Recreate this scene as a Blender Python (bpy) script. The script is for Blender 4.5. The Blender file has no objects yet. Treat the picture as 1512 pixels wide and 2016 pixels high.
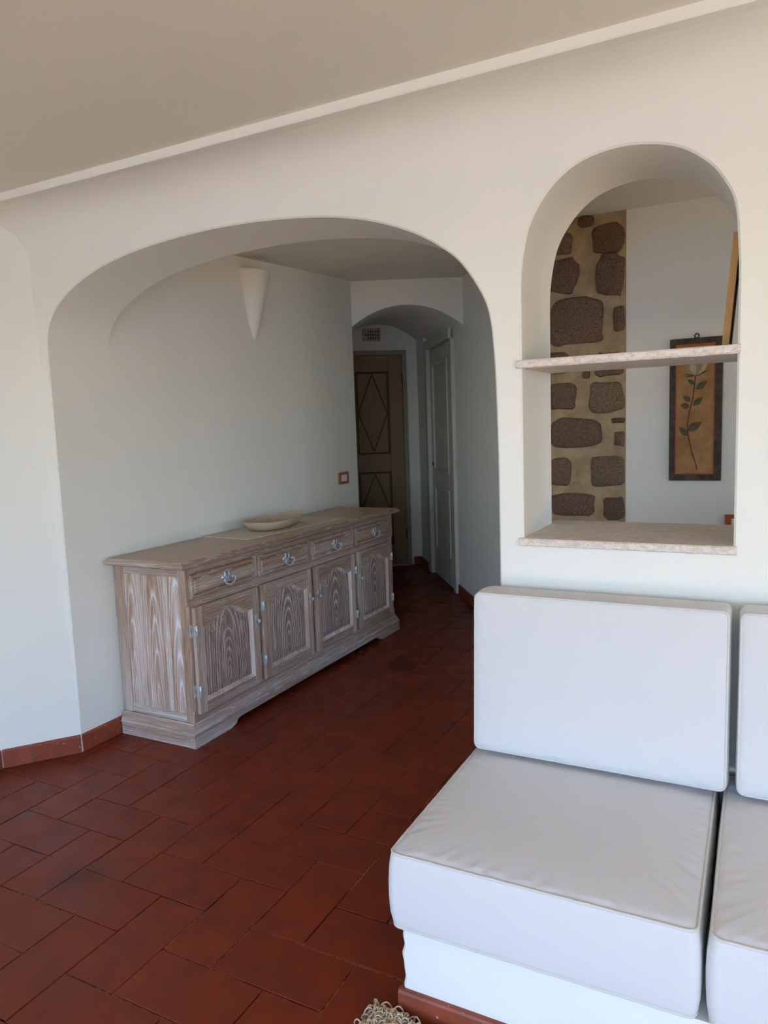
import bpy, bmesh, math, random
from mathutils import Vector, Matrix, noise as mnoise

random.seed(7)
sc = bpy.context.scene
COL = sc.collection
PI = math.pi

# ------------------------------------------------------------------ camera
def cam_matrix(yaw, pitch, roll):
    f = Vector((-math.sin(yaw)*math.cos(pitch), math.cos(yaw)*math.cos(pitch), -math.sin(pitch)))
    r = Vector((math.cos(yaw), math.sin(yaw), 0))
    d = f.cross(r)
    c, s = math.cos(roll), math.sin(roll)
    r2 = c*r + s*d
    d2 = -s*r + c*d
    m = Matrix.Identity(4)
    for i in range(3):
        m[i][0] = r2[i]; m[i][1] = -d2[i]; m[i][2] = -f[i]
    m[2][3] = 1.5
    return m
cd = bpy.data.cameras.new('camera')
cam = bpy.data.objects.new('camera', cd); COL.objects.link(cam)
cam.matrix_world = cam_matrix(math.radians(27.5515), math.radians(6.72), math.radians(2.0219))
cd.sensor_fit = 'VERTICAL'; cd.sensor_height = 24.0
cd.lens = 1443.89/2016*24.0
cd.clip_start = 0.02
sc.camera = cam

# ------------------------------------------------------------------ world, sun, exposure
SUN_EL, SUN_AZ = math.radians(62), math.radians(20)      # high sun coming over the house onto the paving outside
w = bpy.data.worlds.new('sky'); sc.world = w; w.use_nodes = True
nt = w.node_tree
bg = nt.nodes['Background']
sky = nt.nodes.new('ShaderNodeTexSky'); sky.sky_type = 'NISHITA'
sky.sun_disc = False; sky.sun_elevation = SUN_EL; sky.sun_rotation = SUN_AZ
sky.air_density = 1.2; sky.dust_density = 0.3; sky.ozone_density = 1.0
tint = nt.nodes.new('ShaderNodeMix'); tint.data_type = 'RGBA'; tint.blend_type = 'MULTIPLY'; tint.inputs[0].default_value = 1.0
tint.inputs[7].default_value = (0.81, 1.025, 1.48, 1)      # clear coastal blue
nt.links.new(sky.outputs[0], tint.inputs[6]); nt.links.new(tint.outputs[2], bg.inputs[0]); bg.inputs[1].default_value = 0.52
sl = bpy.data.lights.new('sun', 'SUN'); sl.energy = 19.0; sl.angle = math.radians(0.6); sl.color = (1.0, 0.91, 0.69)
so = bpy.data.objects.new('sun', sl); COL.objects.link(so)
so.rotation_euler = Vector((-0.15, -0.45, -0.88)).to_track_quat('-Z', 'Y').to_euler()
sc.view_settings.view_transform = 'Standard'
sc.view_settings.look = 'None'
sc.view_settings.gamma = 1.0
sc.view_settings.use_curve_mapping = False
sc.cycles.max_bounces = 6; sc.cycles.diffuse_bounces = 4; sc.cycles.glossy_bounces = 2; sc.cycles.use_adaptive_sampling = True; sc.cycles.adaptive_threshold = 0.03; sc.cycles.adaptive_min_samples = 12; sc.cycles.caustics_reflective = False
sc.view_settings.exposure = 0.66
def portal(loc, rot, sx, sy):
    l = bpy.data.lights.new('window_portal', 'AREA'); l.shape = 'RECTANGLE'; l.size = sx; l.size_y = sy; l.cycles.is_portal = True
    o = bpy.data.objects.new('window_portal', l); COL.objects.link(o); o.location = loc; o.rotation_euler = rot
portal((-0.25, -2.40, 1.13), (math.radians(90), 0, 0), 5.3, 2.25)
portal((2.60, 3.375, 1.3), (math.radians(90), 0, math.radians(90)), 1.15, 1.9)
portal((2.60, -0.85, 1.13), (math.radians(90), 0, math.radians(90)), 2.5, 2.25)

# ------------------------------------------------------------------ node helpers
def srgb(r, g, b):
    def c(v):
        v /= 255.0
        return v/12.92 if v <= 0.04045 else ((v+0.055)/1.055)**2.4
    return (c(r), c(g), c(b), 1.0)
class NT:
    def __init__(self, name):
        self.m = bpy.data.materials.new(name); self.m.use_nodes = True
        self.t = self.m.node_tree; self.b = self.t.nodes['Principled BSDF']
    def n(self, typ, **kw):
        nd = self.t.nodes.new(typ)
        for k, v in kw.items(): setattr(nd, k, v)
        return nd
    def l(self, a, b): self.t.links.new(a, b)
    def val(self, sock, v):
        if hasattr(v, 'is_output') or isinstance(v, bpy.types.NodeSocket): self.l(v, sock)
        else: sock.default_value = v
    def math(self, op, a, b=0.0, c=None):
        nd = self.n('ShaderNodeMath', operation=op)
        self.val(nd.inputs[0], a); self.val(nd.inputs[1], b)
        if c is not None: self.val(nd.inputs[2], c)
        return nd.outputs[0]
    def noise(self, vec, scale, detail=3.0, rough=0.5):
        nd = self.n('ShaderNodeTexNoise')
        if vec is not None: self.l(vec, nd.inputs['Vector'])
        nd.inputs['Scale'].default_value = scale; nd.inputs['Detail'].default_value = detail
        nd.inputs['Roughness'].default_value = rough
        return nd.outputs['Fac']
    def ramp(self, fac, stops, interp='LINEAR'):
        nd = self.n('ShaderNodeValToRGB'); cr = nd.color_ramp; cr.interpolation = interp
        while len(cr.elements) < len(stops): cr.elements.new(0.5)
        for e, (p, c) in zip(cr.elements, stops):
            e.position = p; e.color = c if len(c) == 4 else (*c, 1)
        self.l(fac, nd.inputs[0]); return nd.outputs[0]
    def mix(self, fac, a, b, blend='MIX'):
        nd = self.n('ShaderNodeMix', data_type='RGBA', blend_type=blend)
        self.val(nd.inputs[0], fac); self.val(nd.inputs[6], a); self.val(nd.inputs[7], b)
        return nd.outputs[2]
    def coord(self, which='Object'):
        return self.n('ShaderNodeTexCoord').outputs[which]
    def mapping(self, vec, scale=(1, 1, 1), loc=(0, 0, 0)):
        nd = self.n('ShaderNodeMapping'); self.l(vec, nd.inputs[0])
        nd.inputs['Scale'].default_value = scale; nd.inputs['Location'].default_value = loc
        return nd.outputs[0]
    def bump(self, h, strength=0.2, dist=0.01):
        nd = self.n('ShaderNodeBump'); nd.inputs['Strength'].default_value = strength
        nd.inputs['Distance'].default_value = dist
        self.l(h, nd.inputs['Height']); self.l(nd.outputs[0], self.b.inputs['Normal'])
    def color(self, c): self.val(self.b.inputs['Base Color'], c)
    def rough(self, r): self.val(self.b.inputs['Roughness'], r)
    def spec(self, s): self.b.inputs['Specular IOR Level'].default_value = s
C0 = (0, 0, 0, 1); C1 = (1, 1, 1, 1)
M = {}

def plaster(name, col, bump=0.35, scale=5.0):
    t = NT(name); v = t.n('ShaderNodeNewGeometry').outputs['Position']
    h = t.noise(v, scale, 2.0, 0.62)

    c2 = tuple(x*0.95 for x in col[:3])+(1,)
    t.color(t.mix(h, col, c2))
    t.rough(0.75); t.spec(0.25); t.bump(h, bump, 0.012)
    M[name] = t.m
plaster('plaster', srgb(243, 241, 230), 0.45, 4.5)
plaster('ceiling_plaster', srgb(240, 236, 222), 0.4, 3.0)

def cotto():
    t = NT('cotto'); o = t.coord('Object'); g = t.n('ShaderNodeNewGeometry').outputs['Position']
    rnd = t.n('ShaderNodeObjectInfo').outputs['Random']
    base = t.ramp(rnd, [(0.0, srgb(122, 43, 15)), (0.35, srgb(127, 45, 15)), (0.7, srgb(132, 48, 17)), (1.0, srgb(124, 45, 18))])
    blot = t.noise(g, 7.0, 2, 0.6)
    c = t.mix(t.ramp(blot, [(0.38, C0), (0.68, C1)]), base, srgb(112, 43, 24))
    sp = t.noise(g, 320.0, 0, 0.6)
    c = t.mix(t.ramp(sp, [(0.62, C0), (0.72, (0.5, 0.5, 0.5, 1))]), c, srgb(132, 70, 50))
    stain = t.noise(g, 2.1, 1, 0.6)
    c = t.mix(t.ramp(stain, [(0.66, C0), (0.76, (0.55,)*3+(1,))]), c, srgb(60, 26, 20))
    t.color(c)
    t.rough(t.ramp(t.noise(g, 11.0, 2, 0.6), [(0.3, (0.34,)*3+(1,)), (0.7, (0.50,)*3+(1,))]))
    t.spec(0.30)
    h = t.noise(g, 30.0, 3, 0.6)
    t.bump(h, 0.22, 0.004)
    M['cotto'] = t.m
cotto()
def grout():
    t = NT('grout'); g = t.n('ShaderNodeNewGeometry').outputs['Position']
    n = t.noise(g, 3.2, 3, 0.6); f = t.noise(g, 60.0, 3, 0.6)
    m = t.math('MULTIPLY', t.ramp(n, [(0.44, C0), (0.54, C1)]), t.ramp(f, [(0.34, C0), (0.50, C1)]))
    t.color(t.mix(m, srgb(52, 22, 15), srgb(196, 146, 110))); t.rough(0.9); t.spec(0.1)
    M['grout'] = t.m
grout()
def skirting():
    t = NT('skirting_cotto'); g = t.n('ShaderNodeNewGeometry').outputs['Position']
    rnd = t.n('ShaderNodeObjectInfo').outputs['Random']
    base = t.ramp(rnd, [(0, srgb(138, 62, 38)), (1, srgb(156, 78, 52))])
    c = t.mix(t.ramp(t.noise(g, 14, 4, 0.6), [(0.4, C0), (0.7, C1)]), base, srgb(128, 62, 42))
    c = t.mix(t.ramp(t.noise(g, 70, 2, 0.5), [(0.70, C0), (0.73, C1)]), c, srgb(205, 170, 140))
    t.color(c); t.rough(0.42); t.spec(0.4); t.bump(t.noise(g, 40, 3, 0.5), 0.15, 0.004)
    M['skirting_cotto'] = t.m
skirting()

def wood(name, axis, cathedral, dark, mid, lime, freq=95.0, amount=1.0, tilt=0.11, off=0.02, wash=0.35, shift=0.0, rough=0.55, cols=0.0):
    """limed oak: growth rings of a slightly tilted trunk cut by the board"""
    t = NT(name); o = t.coord('Object')
    rnd = t.n('ShaderNodeObjectInfo').outputs['Random']
    sp = t.n('ShaderNodeSeparateXYZ'); t.l(o, sp.inputs[0])
    ax = {'x': 0, 'y': 1, 'z': 2}[axis]
    along = sp.outputs[ax]
    oth = [i for i in range(3) if i != ax]
    b = t.math('ADD', sp.outputs[oth[0]], sp.outputs[oth[1]])
    stretch = [60.0]*3; stretch[ax] = 2.2
    low = [5.0]*3; low[ax] = 2.6
    rv = t.n('ShaderNodeCombineXYZ'); 
    r10 = t.math('MULTIPLY', rnd, 13.0)
    for i in range(3): t.l(r10, rv.inputs[i])
    ov = t.n('ShaderNodeVectorMath', operation='ADD'); t.l(o, ov.inputs[0]); t.l(rv.outputs[0], ov.inputs[1])
    ovec = ov.outputs[0]
    nl = t.math('SUBTRACT', t.noise(t.mapping(ovec, tuple(low)), 1.0, 3, 0.5), 0.5)
    nf = t.noise(t.mapping(ovec, tuple(stretch)), 1.0, 4, 0.65)
    hs = [220.0]*3; hs[ax] = 9.0
    pores = t.noise(t.mapping(ovec, tuple(hs)), 1.0, 2, 0.6)
    if cols:
        ci = t.math('ROUND', t.math('DIVIDE', b, cols)); b = t.math('SUBTRACT', b, t.math('MULTIPLY', ci, cols))
        along = t.math('ADD', along, t.math('MULTIPLY', t.math('SINE', t.math('MULTIPLY', ci, 2.1)), 0.16))
    if cathedral:
        bb = t.math('ADD', b, t.math('MULTIPLY', nl, 0.035))
        aa = t.math('ADD', t.math('MULTIPLY', t.math('ADD', along, shift), tilt), t.math('MULTIPLY', nl, 0.012))
        aa = t.math('ADD', aa, off)
        R = t.math('SQRT', t.math('ADD', t.math('MULTIPLY', bb, bb), t.math('MULTIPLY', aa, aa)))
    else:
        R = t.math('ADD', t.math('ADD', b, t.math('MULTIPLY', rnd, 3.0)), t.math('MULTIPLY', nl, 0.055))
    R = t.math('ADD', R, t.math('MULTIPLY', t.math('SUBTRACT', nf, 0.5), 0.0035))
    wv = t.n('ShaderNodeTexNoise', noise_dimensions='1D'); t.l(t.math('ADD', R, r10), wv.inputs['W']); wv.inputs['Scale'].default_value = freq*0.33; wv.inputs['Detail'].default_value = 1.0
    R = t.math('ADD', R, t.math('MULTIPLY', t.math('SUBTRACT', wv.outputs['Fac'], 0.5), 1.5/freq))
    fr = t.math('FRACT', t.math('MULTIPLY', R, freq))
    line = t.ramp(fr, [(0.0, C1), (0.10, (0.8,)*3+(1,)), (0.24, (0.15,)*3+(1,)), (0.60, C0), (0.94, (0.2,)*3+(1,)), (1.0, C1)])
    fade = t.ramp(t.noise(t.mapping(ovec, tuple(x*0.12 for x in stretch)), 1.0, 3, 0.6), [(0.34, (0.42,)*3+(1,)), (0.60, C1)])
    line = t.math('MULTIPLY', line, fade)
    pf = t.ramp(pores, [(0.50, C0), (0.68, C1)])
    washn = t.ramp(t.noise(t.mapping(ovec, tuple(x*0.35 for x in stretch)), 1.0, 3, 0.6), [(0.40, C0), (0.72, C1)])
    body = t.mix(nf, dark, mid)
    k = t.math('ADD', t.math('MULTIPLY', line, 0.62*amount), t.math('ADD', t.math('MULTIPLY', pf, 0.30*amount), t.math('MULTIPLY', washn, wash)))
    k = t.math('MINIMUM', k, 1.0)
    t.color(t.mix(k, body, lime)); t.rough(rough); t.spec(0.3)
    t.bump(t.math('ADD', t.math('MULTIPLY', line, -0.6), nf), 0.28, 0.002)
    M[name] = t.m
DK, MD, LM = srgb(132, 96, 70), srgb(170, 132, 100), srgb(228, 218, 208)
wood('oak_panel', 'z', True, srgb(112, 84, 70), srgb(140, 110, 94), srgb(236, 226, 218), 62, 1.25, 0.25, 0.0, 0.10, 0.13)
wood('oak_end_lit', 'z', True, srgb(150, 108, 76), srgb(180, 138, 102), srgb(234, 228, 222), 78, 1.2, 0.085, 0.0, 0.6, 0.36, cols=0.15)  # paler than the front oak: light falling on the end is in the colour
wood('oak_v', 'z', False, DK, MD, LM, 110, 1.0, wash=0.45)
wood('oak_moulding', 'z', False, srgb(160, 128, 104), srgb(186, 156, 132), srgb(236, 230, 224), 120, 1.2, wash=0.7)  # heavier lime wash, also standing in for light caught on the bevels
wood('oak_h', 'y', False, DK, srgb(150, 114, 86), LM, 130, 0.95, wash=0.25)
wood('oak_x', 'x', False, srgb(140, 108, 84), srgb(170, 138, 112), srgb(224, 214, 206), 110, 1.1, wash=0.6)
wood('oak_top', 'y', False, srgb(172, 140, 112), srgb(192, 160, 132), srgb(210, 190, 170), 60, 0.55, wash=0.25, rough=0.34)
wood('oak_plinth', 'y', False, srgb(128, 104, 88), srgb(158, 136, 120), srgb(218, 208, 200), 120, 1.0, wash=0.6)
wood('door_wood', 'z', False, srgb(136, 106, 78), srgb(166, 134, 102), srgb(150, 124, 98), 40, 0.5, wash=0.2, rough=0.5)
wood('door_wood_panel', 'z', True, srgb(140, 112, 86), srgb(168, 138, 108), srgb(120, 94, 70), 60, 0.6, 0.10, 0.0, 0.1, 0.2)
wood('door_wood_dark', 'z', False, srgb(92, 70, 52), srgb(112, 88, 66), srgb(100, 78, 58), 40, 0.4, wash=0.1)
wood('door_wood_rail', 'x', False, srgb(136, 106, 78), srgb(166, 134, 102), srgb(150, 124, 98), 40, 0.5, wash=0.2, rough=0.5)
wood('bowl_wood', 'y', True, srgb(196, 172, 142), srgb(214, 194, 166), srgb(170, 142, 112), 70, 0.55, 0.25, 0.1, 0.1, rough=0.6)
wood('pine_strip', 'z', False, srgb(182, 132, 78), srgb(204, 156, 98), srgb(216, 176, 122), 70, 0.4, wash=0.1)

def simple(name, col, rough=0.5, metal=0.0, nscale=None, ncol=None, bump=None, spec=0.4):
    t = NT(name); v = t.coord('Object')
    if nscale:
        t.color(t.mix(t.ramp(t.noise(v, nscale, 4, 0.6), [(0.38, C0), (0.66, C1)]), col, ncol))
    else: t.color(col)
    t.rough(rough); t.b.inputs['Metallic'].default_value = metal; t.spec(spec)
    if bump: t.bump(t.noise(v, bump[0], 4, 0.6), bump[1], bump[2])
    M[name] = t.m
simple('pewter', srgb(214, 216, 216), 0.36, 0.45, 60, srgb(178, 182, 184), (120, 0.2, 0.002))
simple('lime_white', srgb(226, 220, 216), 0.6, 0, 30, srgb(206, 196, 188))
simple('white_lacquer', srgb(212, 204, 190), 0.42, 0, 4, srgb(204, 196, 182))
simple('frame_taupe', srgb(166, 150, 132), 0.5, 0, 6, srgb(152, 136, 118))
simple('iron', srgb(40, 34, 30), 0.45, 0.7, 40, srgb(60, 50, 44))
simple('switch_orange', srgb(176, 92, 46), 0.35, 0, 30, srgb(160, 80, 40))
simple('switch_white', srgb(232, 230, 228), 0.35, 0, 30, srgb(224, 222, 220))
simple('vent_clay', srgb(196, 182, 164), 0.7, 0, 30, srgb(180, 164, 146), (60, 0.2, 0.003))
simple('vent_dark', srgb(70, 60, 52), 0.9, 0, 30, srgb(60, 50, 44))
simple('mortar', srgb(190, 166, 130), 0.95, 0, 9, srgb(164, 140, 106), (45, 0.5, 0.012), 0.1)
simple('frame_dark', srgb(58, 44, 32), 0.6, 0, 24, srgb(84, 70, 54), (50, 0.2, 0.003))
simple('paint_gold', srgb(180, 136, 86), 0.7, 0, 9, srgb(152, 106, 62))
simple('paint_border', srgb(166, 84, 42), 0.7, 0, 20, srgb(176, 108, 60))
simple('paint_stem', srgb(74, 48, 30), 0.7, 0, 60, srgb(92, 62, 38))
simple('paint_leaf', srgb(76, 70, 48), 0.7, 0, 50, srgb(100, 94, 68))
simple('paint_petal', srgb(176, 160, 124), 0.7, 0, 50, srgb(196, 182, 148))
simple('paint_petal_shade', srgb(146, 126, 92), 0.7, 0, 50, srgb(166, 148, 112))
simple('canvas_back', srgb(52, 42, 34), 0.8, 0, 20, srgb(40, 32, 26))
simple('added_terrace', srgb(226, 192, 138), 0.85, 0, 3, srgb(212, 178, 124))  # unseen paving, coloured to bounce warm light indoors
simple('added_sea', srgb(70, 110, 150), 0.3, 0, 0.2, srgb(90, 130, 165))  # unseen water, added for its blue light
simple('piping_white', srgb(216, 211, 200), 0.8, 0, 80, srgb(216, 210, 198))
simple('twine', srgb(222, 202, 168), 0.9, 0, 90, srgb(196, 170, 132), (200, 0.4, 0.002), 0.1)

def marble():
    t = NT('marble'); v = t.coord('Object')
    m = t.mapping(v, (14, 30, 30))
    n = t.noise(m, 3.0, 6, 0.7); v2 = t.noise(t.mapping(v, (9, 20, 20)), 2.0, 4, 0.7)
    c = t.mix(t.ramp(n, [(0.4, C0), (0.65, C1)]), srgb(234, 224, 213), srgb(218, 202, 187))
    vein = t.ramp(t.math('ABSOLUTE', t.math('SUBTRACT', v2, 0.5)), [(0.0, C1), (0.018, (0.4,)*3+(1,)), (0.04, C0)])
    t.color(t.mix(t.math('MULTIPLY', vein, 0.4), c, srgb(150, 112, 86))); t.rough(0.5); t.spec(0.35)
    t.bump(t.math('SUBTRACT', n, vein), 0.15, 0.002)
    M['marble'] = t.m
marble()
def granite():
    t = NT('granite'); g = t.n('ShaderNodeNewGeometry').outputs['Position']
    rnd = t.n('ShaderNodeObjectInfo').outputs['Random']
    base = t.ramp(rnd, [(0, srgb(140, 102, 78)), (0.4, srgb(164, 134, 108)), (0.7, srgb(146, 118, 96)), (1, srgb(172, 146, 118))])
    s = t.noise(g, 170, 4, 0.8)
    c = t.mix(t.ramp(s, [(0.34, C1), (0.60, C0)]), base, srgb(78, 56, 44))
    c = t.mix(t.ramp(t.noise(g, 120, 3, 0.7), [(0.60, C0), (0.70, C1)]), c, srgb(168, 146, 122))
    t.color(c); t.rough(0.85); t.spec(0.2); t.bump(t.math('ADD', s, t.noise(g, 25, 3, 0.6)), 0.8, 0.01)
    M['granite'] = t.m
granite()
def fabric():
    t = NT('fabric'); o = t.coord('Object')
    a = t.noise(t.mapping(o, (700, 60, 60)), 1.0, 2, 0.5); b = t.noise(t.mapping(o, (60, 700, 700)), 1.0, 2, 0.5)
    h = t.math('ADD', a, b)
    t.color(t.mix(t.ramp(h, [(0.35, C0), (0.65, C1)]), srgb(206, 204, 200), srgb(220, 218, 214)))
    t.rough(0.85); t.spec(0.15)
    t.b.inputs['Sheen Weight'].default_value = 0.15; t.bump(h, 0.12, 0.001)
    M['fabric'] = t.m
fabric()
def weave():
    t = NT('weave'); o = t.coord('Object')
    c1 = t.n('ShaderNodeTexWave', wave_type='BANDS', bands_direction='X'); c1.inputs['Scale'].default_value = 38
    c2 = t.n('ShaderNodeTexWave', wave_type='BANDS', bands_direction='Y'); c2.inputs['Scale'].default_value = 38
    for c in (c1, c2):
        t.l(o, c.inputs['Vector']); c.inputs['Distortion'].default_value = 1.2; c.inputs['Detail Scale'].default_value = 2
    h = t.math('MAXIMUM', c1.outputs['Fac'], c2.outputs['Fac'])
    t.color(t.mix(h, srgb(186, 164, 138), srgb(230, 216, 198))); t.rough(0.9); t.spec(0.1); t.bump(h, 0.5, 0.002)
    M['weave'] = t.m
weave()

# ------------------------------------------------------------------ mesh helpers
def wloc(o):
    v = Vector((0, 0, 0))
    while o is not None: v += Vector(o.location); o = o.parent
    return v
def mobj(name, vf, mat, parent=None, smooth=False, origin=None):
    verts, faces = vf
    vs = [Vector(v) for v in verts]
    if origin is None:
        lo = Vector((min(v[i] for v in vs) for i in range(3))); hi = Vector((max(v[i] for v in vs) for i in range(3)))
        origin = (lo+hi)/2
    origin = Vector(origin)
    me = bpy.data.meshes.new(name); me.from_pydata([v-origin for v in vs], [], faces)
    bm = bmesh.new(); bm.from_mesh(me); bmesh.ops.recalc_face_normals(bm, faces=bm.faces); bm.to_mesh(me); bm.free()
    me.materials.append(M[mat])
    if smooth:
        me.polygons.foreach_set('use_smooth', [True]*len(me.polygons))
    me.update()
    o = bpy.data.objects.new(name, me); COL.objects.link(o)
    if parent is not None:
        o.parent = parent; o.location = origin - wloc(parent)
    else: o.location = origin
    return o
def tag(o, label, cat=None, group=None, kind=None):
    o['label'] = label
    if cat: o['category'] = cat
    if group: o['group'] = group
    if kind: o['kind'] = kind
    return o
def empty(name, loc):
    e = bpy.data.objects.new(name, None); e.empty_display_size = 0.1; COL.objects.link(e); e.location = loc
    return e
def autosmooth(o, ang=40):
    o.data.polygons.foreach_set('use_smooth', [True]*len(o.data.polygons))
    o.data.set_sharp_from_angle(angle=math.radians(ang))
    return o
def join(*vfs):
    V, F = [], []
    for v, f in vfs:
        n = len(V); V += [tuple(p) for p in v]; F += [tuple(i+n for i in q) for q in f]
    return V, F
def box(x0, x1, y0, y1, z0, z1):
    V = [(x, y, z) for x in (x0, x1) for y in (y0, y1) for z in (z0, z1)]
    return V, [(0, 1, 3, 2), (4, 6, 7, 5), (0, 4, 5, 1), (2, 3, 7, 6), (0, 2, 6, 4), (1, 5, 7, 3)]
def rbox(x0, x1, y0, y1, z0, z1, b=0.003, seg=1):
    bm = bmesh.new()
    v, f = box(x0, x1, y0, y1, z0, z1)
    bv = [bm.verts.new(p) for p in v]
    for q in f: bm.faces.new([bv[i] for i in q])
    bmesh.ops.bevel(bm, geom=list(bm.edges), offset=b, segments=seg, profile=0.5, affect='EDGES')
    bm.verts.index_update()
    V = [tuple(p.co) for p in bm.verts]; F = [tuple(p.index for p in q.verts) for q in bm.faces]
    bm.free(); return V, F
def prism(poly, z0, z1):
    n = len(poly)
    V = [(x, y, z0) for x, y in poly]+[(x, y, z1) for x, y in poly]
    F = [tuple(range(n))[::-1], tuple(range(n, 2*n))]
    F += [(i, (i+1) % n, n+(i+1) % n, n+i) for i in range(n)]
    return V, F
def loft(loops, closed=True, cap0=True, cap1=True):
    n = len(loops[0]); V = [tuple(p) for l in loops for p in l]; F = []
    for k in range(len(loops)-1):
        for i in range(n if closed else n-1):
            j = (i+1) % n
            F.append((k*n+i, k*n+j, (k+1)*n+j, (k+1)*n+i))
    if cap0: F.append(tuple(range(n))[::-1])
    if cap1: F.append(tuple(range((len(loops)-1)*n, len(loops)*n)))
    return V, F
def tube(path, r, seg=8, closed=False):
    P = [Vector(p) for p in path]; n = len(P); loops = []
    up = Vector((0.13, 0.27, 0.95)).normalized()
    for i, p in enumerate(P):
        if closed: t = P[(i+1) % n]-P[i-1]
        else: t = P[min(i+1, n-1)]-P[max(i-1, 0)]
        t.normalize()
        a = t.cross(up)
        if a.length < 1e-3: a = t.cross(Vector((1, 0, 0)))
        a.normalize(); b = t.cross(a)
        rr = r[i] if isinstance(r, (list, tuple)) else r
        loops.append([p+(a*math.cos(2*PI*k/seg)+b*math.sin(2*PI*k/seg))*rr for k in range(seg)])
    if closed:
        V, F = loft(loops+[loops[0]], True, False, False)
        N = len(loops)*seg
        return V[:N], [tuple(i % N for i in f) for f in F]
    return loft(loops)
def catmull(pts, sub=4):
    P = [Vector(p) for p in pts]; out = []
    for i in range(len(P)-1):
        p0 = P[max(i-1, 0)]; p1 = P[i]; p2 = P[i+1]; p3 = P[min(i+2, len(P)-1)]
        for k in range(sub):
            t = k/sub
            out.append(0.5*((2*p1)+(p2-p0)*t+(2*p0-5*p1+4*p2-p3)*t*t+(3*p1-p0-3*p2+p3)*t**3))
    out.append(P[-1]); return out
def lathe(prof, c, axis='x', seg=14):
    loops = []
    for a, r in prof:
        l = []
        for k in range(seg):
            u, v = r*math.cos(2*PI*k/seg), r*math.sin(2*PI*k/seg)
            l.append((c[0]+a, c[1]+u, c[2]+v) if axis == 'x' else (c[0]+u, c[1]+a, c[2]+v) if axis == 'y' else (c[0]+u, c[1]+v, c[2]+a))
        loops.append(l)
    return loft(loops)

# ------------------------------------------------------------------ layout constants (metres, camera at the origin, 1.5 m high)
YW, YB = 2.292, 2.65            # room face and hall face of the arch wall
XL = -2.873                     # hall left wall
YBACK = 4.15                    # hall back wall seen through the niche
ZC = 2.487                      # living room ceiling
XR = 2.6; YR = -2.4             # right and rear walls of the living room
CP = Vector((-2.902, 6.688, 0)); CD = Vector((0.5762, -0.8173, 0)); CE = Vector((-0.8173, -0.5762, 0))
def cuv(u, v, z=0.0):            # corridor frame: u leftwards from its right wall, v deeper
    p = CP + CE*u - CD*v; return (p.x, p.y, z)
def zhall(y): return 2.552+0.052*(y-3.71)

# ------------------------------------------------------------------ arch wall with cove
arch = [(XL, 1.86), (-2.865, 1.954), (-2.829, 2.028), (-2.754, 2.097), (-2.635, 2.159), (-2.491, 2.206), (-2.313, 2.240),
        (-2.118, 2.259), (-1.936, 2.267), (-1.765, 2.266), (-1.603, 2.257), (-1.472, 2.244), (-1.346, 2.225), (-1.226, 2.197),
        (-1.112, 2.157), (-1.02, 2.113), (-0.931, 2.054), (-0.88, 2.004), (-0.83, 1.93), (-0.802, 1.871), (-0.788, 1.807),
        (-0.781, 1.726), (-0.776, 1.63), (-0.771, 1.385)]
nich = [(-0.688, 1.90), (-0.686, 1.95), (-0.678, 2.012), (-0.661, 2.085), (-0.629, 2.147), (-0.582, 2.203), (-0.521, 2.245), (-0.448, 2.267),
        (-0.377, 2.272), (-0.308, 2.264), (-0.24, 2.244), (-0.188, 2.213), (-0.142, 2.171), (-0.11, 2.123), (-0.093, 2.087),
        (-0.083, 2.039), (-0.076, 1.931), (-0.074, 1.85)]
def curve2(pts): return [(p.x, p.z) for p in catmull([(x, 0, z) for x, z in pts], 3)]
A = curve2(arch); N = curve2(nich)
ZS = 1.11                       # bottom of the niche opening (sill slab sits in it)
def offset_path(pts, d):
    """move an opening outline outwards (into the wall) by d"""
    out = []
    for i, (x, z) in enumerate(pts):
        x0, z0 = pts[max(i-1, 0)]; x1, z1 = pts[min(i+1, len(pts)-1)]
        t = Vector((x1-x0, z1-z0)).normalized(); out.append((x-t.y*d, z+t.x*d))
    return out
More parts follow.
